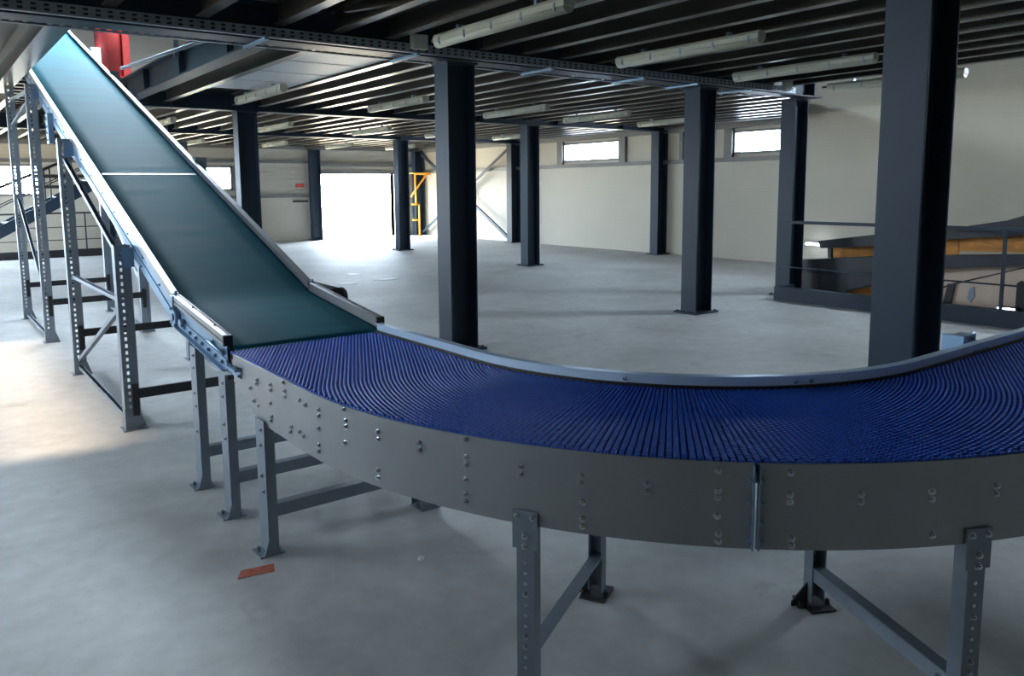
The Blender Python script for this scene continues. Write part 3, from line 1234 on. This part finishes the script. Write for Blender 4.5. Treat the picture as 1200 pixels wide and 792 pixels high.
# light square clamp seen on the left side near the top
mb = MB()
yy = 9.4
mb.box(XL - .05, XL, yy - .07, yy + .08, zbelt(yy) - .36, zbelt(yy) - .05)
for i in range(4):
    mb.bolt((XL - .05, yy, zbelt(yy) - .32 + i * .07), (-1, 0, 0), .013, .012)
mb.build('joint_plate', M_ZINC, inc)
for y, lab in ((11.0, 1), (7.6, 2)):
    mb = MB()
    mb.box(XR, XR + .10, y - .06, y + .10, zbelt(y) - .06, zbelt(y) + .08)
    mb.bolt((XR + .05, y - .06, zbelt(y) + .02), (0, -1, 0), .012, .012)
    mb.build('joint_plate', M_GALV, inc)


# racks carrying the slope
def upright(mb, x, y, z1, s):
    """slotted upright: front face with real holes, returns either side"""
    w = .105
    mb.perf((x - w / 2, y - .045, .012), (1, 0, 0), (0, 0, 1), w, z1 - .012, -.003, .017, .026, .05, .36 if s > 0 else .64)
    mb.box(x - w / 2, x - w / 2 + .003, y - .045, y + .045, .012, z1)
    mb.box(x + w / 2 - .003, x + w / 2, y - .045, y + .045, .012, z1)
    mb.box(x - w / 2, x - w / 2 + .03, y + .042, y + .045, .012, z1)
    mb.box(x + w / 2 - .03, x + w / 2, y + .042, y + .045, .012, z1)


def rack(legs, diag_x, diags, cross, name='support_rack'):
    """legs [(y, ztop)], diagonals in the side plane on both sides, cross bars between the sides"""
    fr = MB()
    for x in diag_x:
        for (ya, za, yb, zb) in diags:
            fr.profile((x, ya, za), (x, yb, zb), [(-.018, -.016), (.018, -.016), (.018, .016), (.014, .016), (.014, -.012), (-.014, -.012), (-.014, .016), (-.018, .016)])
            fr.bolt((x - .03, ya, za), (-1, 0, 0), .008, .008)
            fr.bolt((x - .03, yb, zb), (-1, 0, 0), .008, .008)
    o = fr.build(name, M_GALV, inc)
    for y, z1 in legs:
        for x, s in ((XL - .075, 1), (XR + .075, -1)):
            mb = MB()
            upright(mb, x, y, z1, s)
            mb.build('upright', M_GALV, o)
            mb = MB()
            mb.box(x - .075, x + .095, y - .075, y + .075, 0, .008)
            mb.prism([(x - .055, y - .05, .008), (x + .09, y - .05, .008), (x + .055, y - .05, .12), (x - .055, y - .05, .16)], (0, .004, 0))
            mb.bolt((x + .07, y - .06, .008), (0, 0, 1), .010, .02)
            mb.bolt((x - .02, y - .054, .04), (0, -1, 0), .009, .01)
            mb.build('foot', M_GALV, o)
            # bracket to the conveyor frame
            mb = MB()
            xe = XL if s > 0 else XR
            mb.box(min(x, xe), max(x, xe) , y - .05, y - .044, z1 - .16, z1 - .02)
            mb.bolt((x, y - .05, z1 - .06), (0, -1, 0), .010, .01)
            mb.bolt((x, y - .05, z1 - .12), (0, -1, 0), .010, .01)
            mb.build('bracket', M_ZINC, o)
    for y, z in cross:
        mb = MB()
        mb.box(XL - .03, XR + .03, y - .075, y - .05, z - .035, z + .035)
        for x in (XL - .055, XR + .055):
            mb.box(x - .02, x + .02, y - .080, y - .045, z - .16, z + .07)
            mb.bolt((x, y - .08, z - .12), (0, -1, 0), .008, .008)
        mb.build('cross_bar', M_BAR, o)['label'] = 'charcoal cross bar'
    return o


rack([(6.08, zbelt(6.08) - .07), (8.28, zbelt(8.28) + .02)], (XL - .075, XR + .075),
     [(8.24, 2.03, 6.14, 1.27), (8.24, .94, 6.14, .94), (6.10, .92, 8.24, .14), (8.24, .07, 6.14, .05)],
     [(6.08, .27), (8.28, .40)])
rack([(10.28, zbelt(10.28) + .03), (12.42, zbelt(12.42) - .10)], (XL - .075, XR + .075),
     [(12.36, 2.95, 10.34, 3.42 - .55), (12.36, 1.65, 10.34, .55), (12.36, .06, 10.34, .05), (12.36, 2.62, 10.34, 2.78)],
     [(10.28, .47), (12.42, .47)])
lead_support(4.08, .78, inc)
lead_support(4.60, .84, inc)

# ------------------------------------------------------------------ railings
def railing(name, label, p, q, z_rails, posts, r=.022, mat_=M_STEEL, z0=.2):
    t = thing(name, (p[0], p[1], z0), label, 'railing')
    p, q = Vector((*p, 0)), Vector((*q, 0))
    d = q - p
    for z, rr, nm in z_rails:
        m = MB()
        a, b = p + Vector((0, 0, z)), q + Vector((0, 0, z))
        if nm == 'top_rail':
            m.bar(a, b, .05, .045)
        else:
            m.cyl(a, b, rr, 10)
        m.build(nm, mat_, t)
    for f_ in posts:
        m = MB()
        a = p + d * f_
        m.bar(a + Vector((0, 0, z0 - .16)), a + Vector((0, 0, z_rails[0][0])), .045, .03, up=d.normalized())
        m.bolt(a + Vector((-.02, 0, z0 - .06)), (-1, 0, 0), .010, .01)
        m.build('post', mat_, t)
    return t


railing('guard_railing', 'dark steel guard railing at the floor opening behind the big column', (10.48, 6.95), (10.48, -1.2),
        [(1.17, .02, 'top_rail'), (.50, .011, 'middle_rail')], (.375, .68, .98))
railing('guard_railing', 'thin dark railing along the far wall by the staircase', (-.9, 23.6), (5.3, 23.6),
        [(1.17, .02, 'top_rail'), (.80, .011, 'middle_rail'), (.46, .011, 'middle_rail')], (.02, .27, .50, .75, .98), mat_=M_BAR)

# ------------------------------------------------------------------ staircase at the far left
st = thing('staircase', (1.0, 22.2, 0), 'dark steel staircase climbing to the right behind the conveyor supports', 'staircase')
x0, z0, x1, z1 = .2, .03, 4.3, 2.25
for y in (21.6, 22.6):
    m = MB()
    m.bar((x0, y, z0), (x1, y, z1), .05, .26)
    m.build('stringer', M_STEEL, st)
for i in range(11):
    fx = i / 11 + .04
    m = MB()
    xx, zz = x0 + (x1 - x0) * fx, z0 + (z1 - z0) * fx + .08
    m.box(xx - .13, xx + .13, 21.62, 22.58, zz - .015, zz + .015)
    m.build('tread', M_BAR, st)
for y in (21.6, 22.6):
    m = MB()
    m.cyl((x0, y, z0 + 1.12), (x1, y, z1 + 1.12 - .35), .020, 10)
    m.cyl((x0, y, z0 + .62), (x1, y, z1 + .62 - .15), .014, 10)
    for fx in (.05, .33, .62, .92):
        xx, zz = x0 + (x1 - x0) * fx, z0 + (z1 - z0) * fx
        m.cyl((xx, y, zz), (xx, y, zz + 1.1 - .33 * fx), .016, 8)
    m.build('handrail', M_BAR, st)
for z in (1.86, 2.12):
    m = MB()
    m.box(2.4, 4.4, 21.55, 22.65, z - .04, z + .03)
    m.build('landing', M_BAR, st)

# ------------------------------------------------------------------ wall bracing, yellow frame, signs
t = thing('cross_brace', (15.3, 22.3, 0), 'dark steel cross bracing on the far end of the right wall', 'brace')
for (ya, za, yb, zb) in ((19.70, 2.94, 24.95, .12), (19.70, .10, 24.95, 2.95)):
    m = MB()
    m.profile((15.20, ya, za), (15.20, yb, zb), [(-.045, -.01), (.045, -.01), (.045, .01), (-.035, .01), (-.035, .06), (-.045, .06)], up=(1, 0, 0))
    m.build('brace_bar', M_STEEL, t)
m = MB()
m.box(15.17, 15.21, 22.05, 22.32, 1.36, 1.62)
for sy in (22.1, 22.27):
    for z in (1.42, 1.56):
        m.bolt((15.17, sy, z), (-1, 0, 0), .014, .012)
m.build('gusset_plate', M_STEEL, t)

t = thing('safety_frame', (14.9, 24.75, 0), 'yellow tubular steel frame standing in the far corner beside the doorway', 'frame')
def px(a, b):
    return a, b
for pts in ([(14.86, 2.24), (15.55, 2.24)], [(14.80, 2.24), (14.82, 1.14)], [(15.28, 2.22), (14.62, 1.42)], [(14.64, 1.15), (14.96, 1.15)], [(14.95, 1.15), (14.95, .012)], [(14.66, .58), (14.95, .58)]):
    m = MB()
    m.cyl((pts[0][0], 24.75, pts[0][1]), (pts[1][0], 24.75, pts[1][1]), .032, 12)
    m.build('tube', M_YELLOW, t)
m = MB()
m.box(14.62, 15.55, 24.55, 24.95, 2.25, 2.28)
m.build('top_plate', M_YELLOW, t)
m = MB()
m.box(14.88, 15.02, 24.68, 24.82, 0, .012)
m.build('foot', M_YELLOW, t)
m = MB()
m.box(10.52, 10.80, YN - .03, YN, 1.80, 1.92)
tag(m.build('wall_sign', M_SIGN), 'small faded red sign on the far wall left of the doorway', 'sign')
t = thing('wall_bracket', (10.6, YN - .05, 1.32), 'small grey bracket on the far wall below the red sign', 'bracket')
m = MB()
m.box(10.4, 10.92, YN - .06, YN, 1.30, 1.36)
m.build('bracket_bar', M_BAR, t)
for x in (10.48, 10.63, 10.78):
    m = MB()
    m.cyl((x, YN - .06, 1.33), (x, YN - .10, 1.33), .02, 10)
    m.build('hook', M_BAR, t)

# ------------------------------------------------------------------ lower machinery beyond the railing
mc = thing('sorting_machine', (12.3, 5.8, -3.2), 'big dark steel machine with orange boards in the opening beyond the railing', 'machine')
KM = .955                      # how far the machine stands from the railing
def slabx(name, x, th, pts, m_, label=None, bolts=()):
    mb = MB()
    x = x * KM
    mb.prism([(x, y * KM, 1.73 + (z - 1.73) * KM) for y, z in pts], (th, 0, 0))
    for (y, z) in bolts:
        mb.bolt((x, y * KM, 1.73 + (z - 1.73) * KM), (-1, 0, 0), .02, .02)
    o = mb.build(name, m_, mc)
    if label:
        o['label'] = label
    return o
slabx('hood', 12.2, 1.6, [(7.35, .78), (6.36, .93), (5.45, 1.03), (4.53, 1.2), (4.33, 1.27), (3.2, 1.45), (3.2, 1.18), (4.31, 1.0), (5.44, .89), (6.35, .75), (7.28, .66)], M_MACH, 'dark grey hood')
slabx('board', 12.6, .9, [(7.30, .66), (6.56, .78), (5.62, .90), (4.67, 1.04), (3.2, 1.2), (3.2, .66), (4.33, .74), (5.22, .71), (5.6, .66), (6.55, .50), (7.30, .45)], M_ORANGE, 'weathered orange boards under the hood')
slabx('board', 12.58, .015, [(5.55, .9), (5.30, .93), (5.28, .60), (5.36, .56), (5.50, .62)], M_ORANGE)
slabx('side_plate', 12.0, .25, [(7.65, .45), (6.24, .60), (5.34, .67), (4.12, .76), (3.2, .83), (3.2, .69), (4.11, .62), (5.32, .48), (6.23, .30), (7.64, .26)], M_MACH, 'dark bluish upper side plate', [(7.2, .30), (7.2, .40)])
slabx('side_plate', 12.06, .25, [(7.71, .24), (6.28, .29), (6.0, .32), (6.27, .17), (6.99, -.10), (7.37, -.12), (7.69, -.12)], M_MACH, 'dark bluish lower side plate', [(7.2, -.05), (7.2, .02), (7.2, .09), (7.2, .16), (7.2, .22)])
slabx('lip', 12.03, .05, [(7.60, .262), (6.2, .315), (6.2, .295), (7.60, .242)], M_BLACK)
slabx('board', 12.3, .2, [(7.2, -.15), (6.3, .14), (5.6, .36), (5.6, -.3), (7.2, -.3)], M_ORANGE)
slabx('end_post', 12.4, .06, [(7.28, .66), (7.22, .66), (7.20, .42), (7.26, .42)], M_BAR)
slabx('cream_tank', 12.4, .9, [(5.55, .45), (4.36, .62), (3.2, .70), (3.2, -1.2), (5.55, -1.2)], M_CREAM, 'cream sheet side of the machine')
slabx('seam', 12.385, .02, [(5.42, .17), (5.28, .235), (4.33, .555), (3.3, .75), (3.3, .735), (4.33, .54), (5.26, .215), (5.40, .15)], M_BAR)
slabx('strut', 12.36, .05, [(5.22, .23), (5.29, -.25), (5.40, -.25), (5.32, .23)], M_BAR)
slabx('strut', 12.36, .05, [(4.41, .32), (4.36, .36), (4.31, .32), (4.31, -.4), (4.41, -.4)], M_BAR)
slabx('hanging_strap', 12.38, .03, [(5.02, .20), (4.97, .22), (4.95, .08), (5.0, -.02), (5.05, .04)], M_GALV)
mb = MB()
for sx in (11.62, 12.8):
    for y in (3.4, 5.4, 7.0):
        mb.box(sx, sx + .12, y - .06, y + .06, -3.2, .25 if sx < 13 else .7)
mb.build('frame_leg', M_MACH, mc)['label'] = 'dark steel frame standing on the lower floor'
fl = thing('glow_panel', (11.73, 4.28, -.05), 'small glowing panel low on the machine beyond the railing', 'glow_panel', 'glowing panels beyond the railing')  # glowing panel placed for a bright glow low in the floor opening
mb = MB()
mb.box(11.70, 11.76, 4.16, 4.40, -.13, .07)
mb.build('housing', M_BLACK, fl, .006)
mb = MB()
mb.box(11.685, 11.70, 4.175, 4.385, -.115, .055)
mb.build('lit_glass', M_GLOW, fl, .004)
fl2 = thing('glow_panel', (11.73, 4.01, -.08), 'second glowing panel at the right edge, beyond the railing', 'glow_panel', 'glowing panels beyond the railing')  # smaller glowing panel beside it, for the same bright glow
mb = MB()
mb.box(11.70, 11.76, 3.90, 4.12, -.13, -.03)
mb.build('housing', M_BLACK, fl2, .006)
mb = MB()
mb.box(11.685, 11.70, 3.915, 4.105, -.115, -.045)
mb.build('lit_glass', M_GLOW, fl2, .004)
tl = thing('wall_lamp', (15.3, 9.3, .5), 'short glowing tube lamp on the wall behind the machine', 'lamp')
mb = MB()
mb.box(15.30, 15.42, 8.95, 9.75, .44, .50)
mb.build('housing', M_LAMP, tl, .006)
mb = MB()
mb.cyl((15.27, 9.0, .47), (15.27, 9.45, .47), .028, 12)
mb.build('lit_glass', M_GLOW, tl)

# red machine upstairs, seen through the ceiling opening
rm = thing('red_machine', (3.0, 14.6, 3.49), 'red painted machine upstairs seen through the ceiling opening', 'machine')
mb = MB()
mb.cyl((2.86, 14.6, 3.49), (2.86, 14.6, 5.2), .20, 24)
mb.build('body', M_RED, rm)
mb = MB()
mb.box(3.05, 3.16, 14.45, 14.75, 3.49, 4.9)
mb.build('side_column', M_RED, rm, .006)
mb = MB()
mb.box(2.55, 2.70, 14.35, 14.5, 3.75, 4.05)
mb.build('control_box', M_WHITE, rm, .006)['label'] = 'small white control box'
mb = MB()
mb.box(2.45, 3.25, 14.4, 14.9, 3.47 + .02, 3.62)
mb.build('base', M_RED, rm, .006)

# ------------------------------------------------------------------ marks and scraps on the floor
m = MB()
m.prism([(1.04, 3.36, .0005), (1.08, 3.43, .0005), (1.225, 3.405, .0005), (1.20, 3.33, .0005)], (0, 0, .0012))
tag(m.build('floor_mark', M_TAPE), 'orange painted mark on the floor below the left conveyor legs', 'floor mark')
for (x, y, sx, sy, rz, lab) in ((6.35, 13.1, .34, .22, .3, 'pale flattened scrap on the far floor, nearest the belt'), (7.15, 14.5, .24, .22, .8, 'pale flattened scrap farther back toward the doorway'),
                                (7.25, 13.25, .44, .20, .1, 'pale flattened scrap beside the near column, longest of the three')):
    m = MB()
    pts = []
    for i in range(11):
        a = 2 * PI * i / 11
        rr = .5 * (.7 + .5 * random.random())
        pts.append((x + math.cos(a + rz) * rr * sx * 1.2, y + math.sin(a + rz) * rr * sy * 1.6, .001))
    m.prism(pts, (0, 0, .006))
    tag(m.build('floor_scrap', M_SCRAP), lab, 'scrap', 'pale scraps on the far floor')
for (x, y, r_, lab) in ((1.79, 3.02, .016, 'tiny grey pebble on the floor below the blue belt, left one'), (1.93, 3.42, .010, 'tiny white chip on the floor below the blue belt'), (1.2, 6.45, .02, 'tiny dark crumb on the floor between the slope supports')):
    m = MB()
    pts = [(x + math.cos(a) * r_ * random.uniform(.6, 1.1), y + math.sin(a) * r_ * random.uniform(.6, 1.1), 0) for a in [i * PI / 4 for i in range(8)]]
    m.prism(pts, (r_ * .2, 0, r_ * .8))
    tag(m.build('floor_crumb', M_SCRAP), lab, 'crumb')

# ------------------------------------------------------------------ light
w = bpy.data.worlds.new('sky')
S.world = w
w.use_nodes = True
bg = w.node_tree.nodes['Background']
bg.inputs[0].default_value = (.72, .86, 1.0, 1)
bg.inputs[1].default_value = 34.0


def portal(loc, rot, sx, sy):
    l = bpy.data.lights.new('sky_portal', 'AREA')
    l.shape = 'RECTANGLE'
    l.size, l.size_y = sx, sy
    l.cycles.is_portal = True
    o = bpy.data.objects.new('sky_portal', l)
    COL.objects.link(o)
    o.location = loc
    o.rotation_euler = rot
    return o


for (a, b, c_, d_) in WL:                                   # light goes along -Z of the lamp
    portal((XW - .27, (a + b) / 2, (c_ + d_) / 2), (0, -PI / 2, 0), d_ - c_, b - a)
for (a, b, c_, d_) in (WR1, WR2, WR_ADDED):
    portal((XE + .27, (a + b) / 2, (c_ + d_) / 2), (0, PI / 2, 0), d_ - c_, b - a)
for (a, b, c_, d_) in (DOOR, WB_ADDED, WB1, WB2):
    portal(((a + b) / 2, YN + .27, (c_ + d_) / 2), (-PI / 2, 0, 0), b - a, d_ - c_)
for (a, b, c_, d_) in SKY_HOLES:
    portal(((a + b) / 2, (c_ + d_) / 2, ZT + .22), (0, 0, 0), b - a, d_ - c_)

sun = bpy.data.lights.new('sun', 'SUN')
sun.energy = 5.0
sun.color = (1.0, .78, .56)
sun.angle = R(3.0)
so = bpy.data.objects.new('sun', sun)
COL.objects.link(so)
sd = Vector((.87, -.10, -.46)).normalized()
so.rotation_euler = sd.to_track_quat('-Z', 'Y').to_euler()

# ------------------------------------------------------------------ camera
W_, H_ = 1200, 792
fpx, ppx, ppy = 918.804, 576.325, 334.945
pitch_, roll_, yaw_ = R(7.16084), R(-.61113), R(36.33311)
fw = Vector((math.sin(yaw_) * math.cos(pitch_), math.cos(yaw_) * math.cos(pitch_), -math.sin(pitch_)))
rt = Vector((math.cos(yaw_), -math.sin(yaw_), 0))
up = rt.cross(fw)
rt2 = rt * math.cos(roll_) + up * math.sin(roll_)
up2 = -rt * math.sin(roll_) + up * math.cos(roll_)
cam = bpy.data.cameras.new('camera')
cam.sensor_fit = 'HORIZONTAL'
cam.sensor_width = 36
cam.lens = fpx / W_ * 36
cam.shift_x = (W_ / 2 - ppx) / W_
cam.shift_y = (ppy - H_ / 2) / W_
cam.clip_start = .05
cam.clip_end = 300
co = bpy.data.objects.new('camera', cam)
COL.objects.link(co)
co.matrix_world = Matrix(((rt2.x, up2.x, -fw.x, 0), (rt2.y, up2.y, -fw.y, 0), (rt2.z, up2.z, -fw.z, 1.73), (0, 0, 0, 1)))
S.camera = co

vs = S.view_settings
vs.view_transform = 'Standard'
vs.look = 'None'
vs.exposure = 0.80
vs.gamma = 1.0
vs.use_curve_mapping = False
S.cycles.use_denoising = True
S.cycles.max_bounces = 10
S.cycles.diffuse_bounces = 6
S.cycles.sample_clamp_indirect = 8
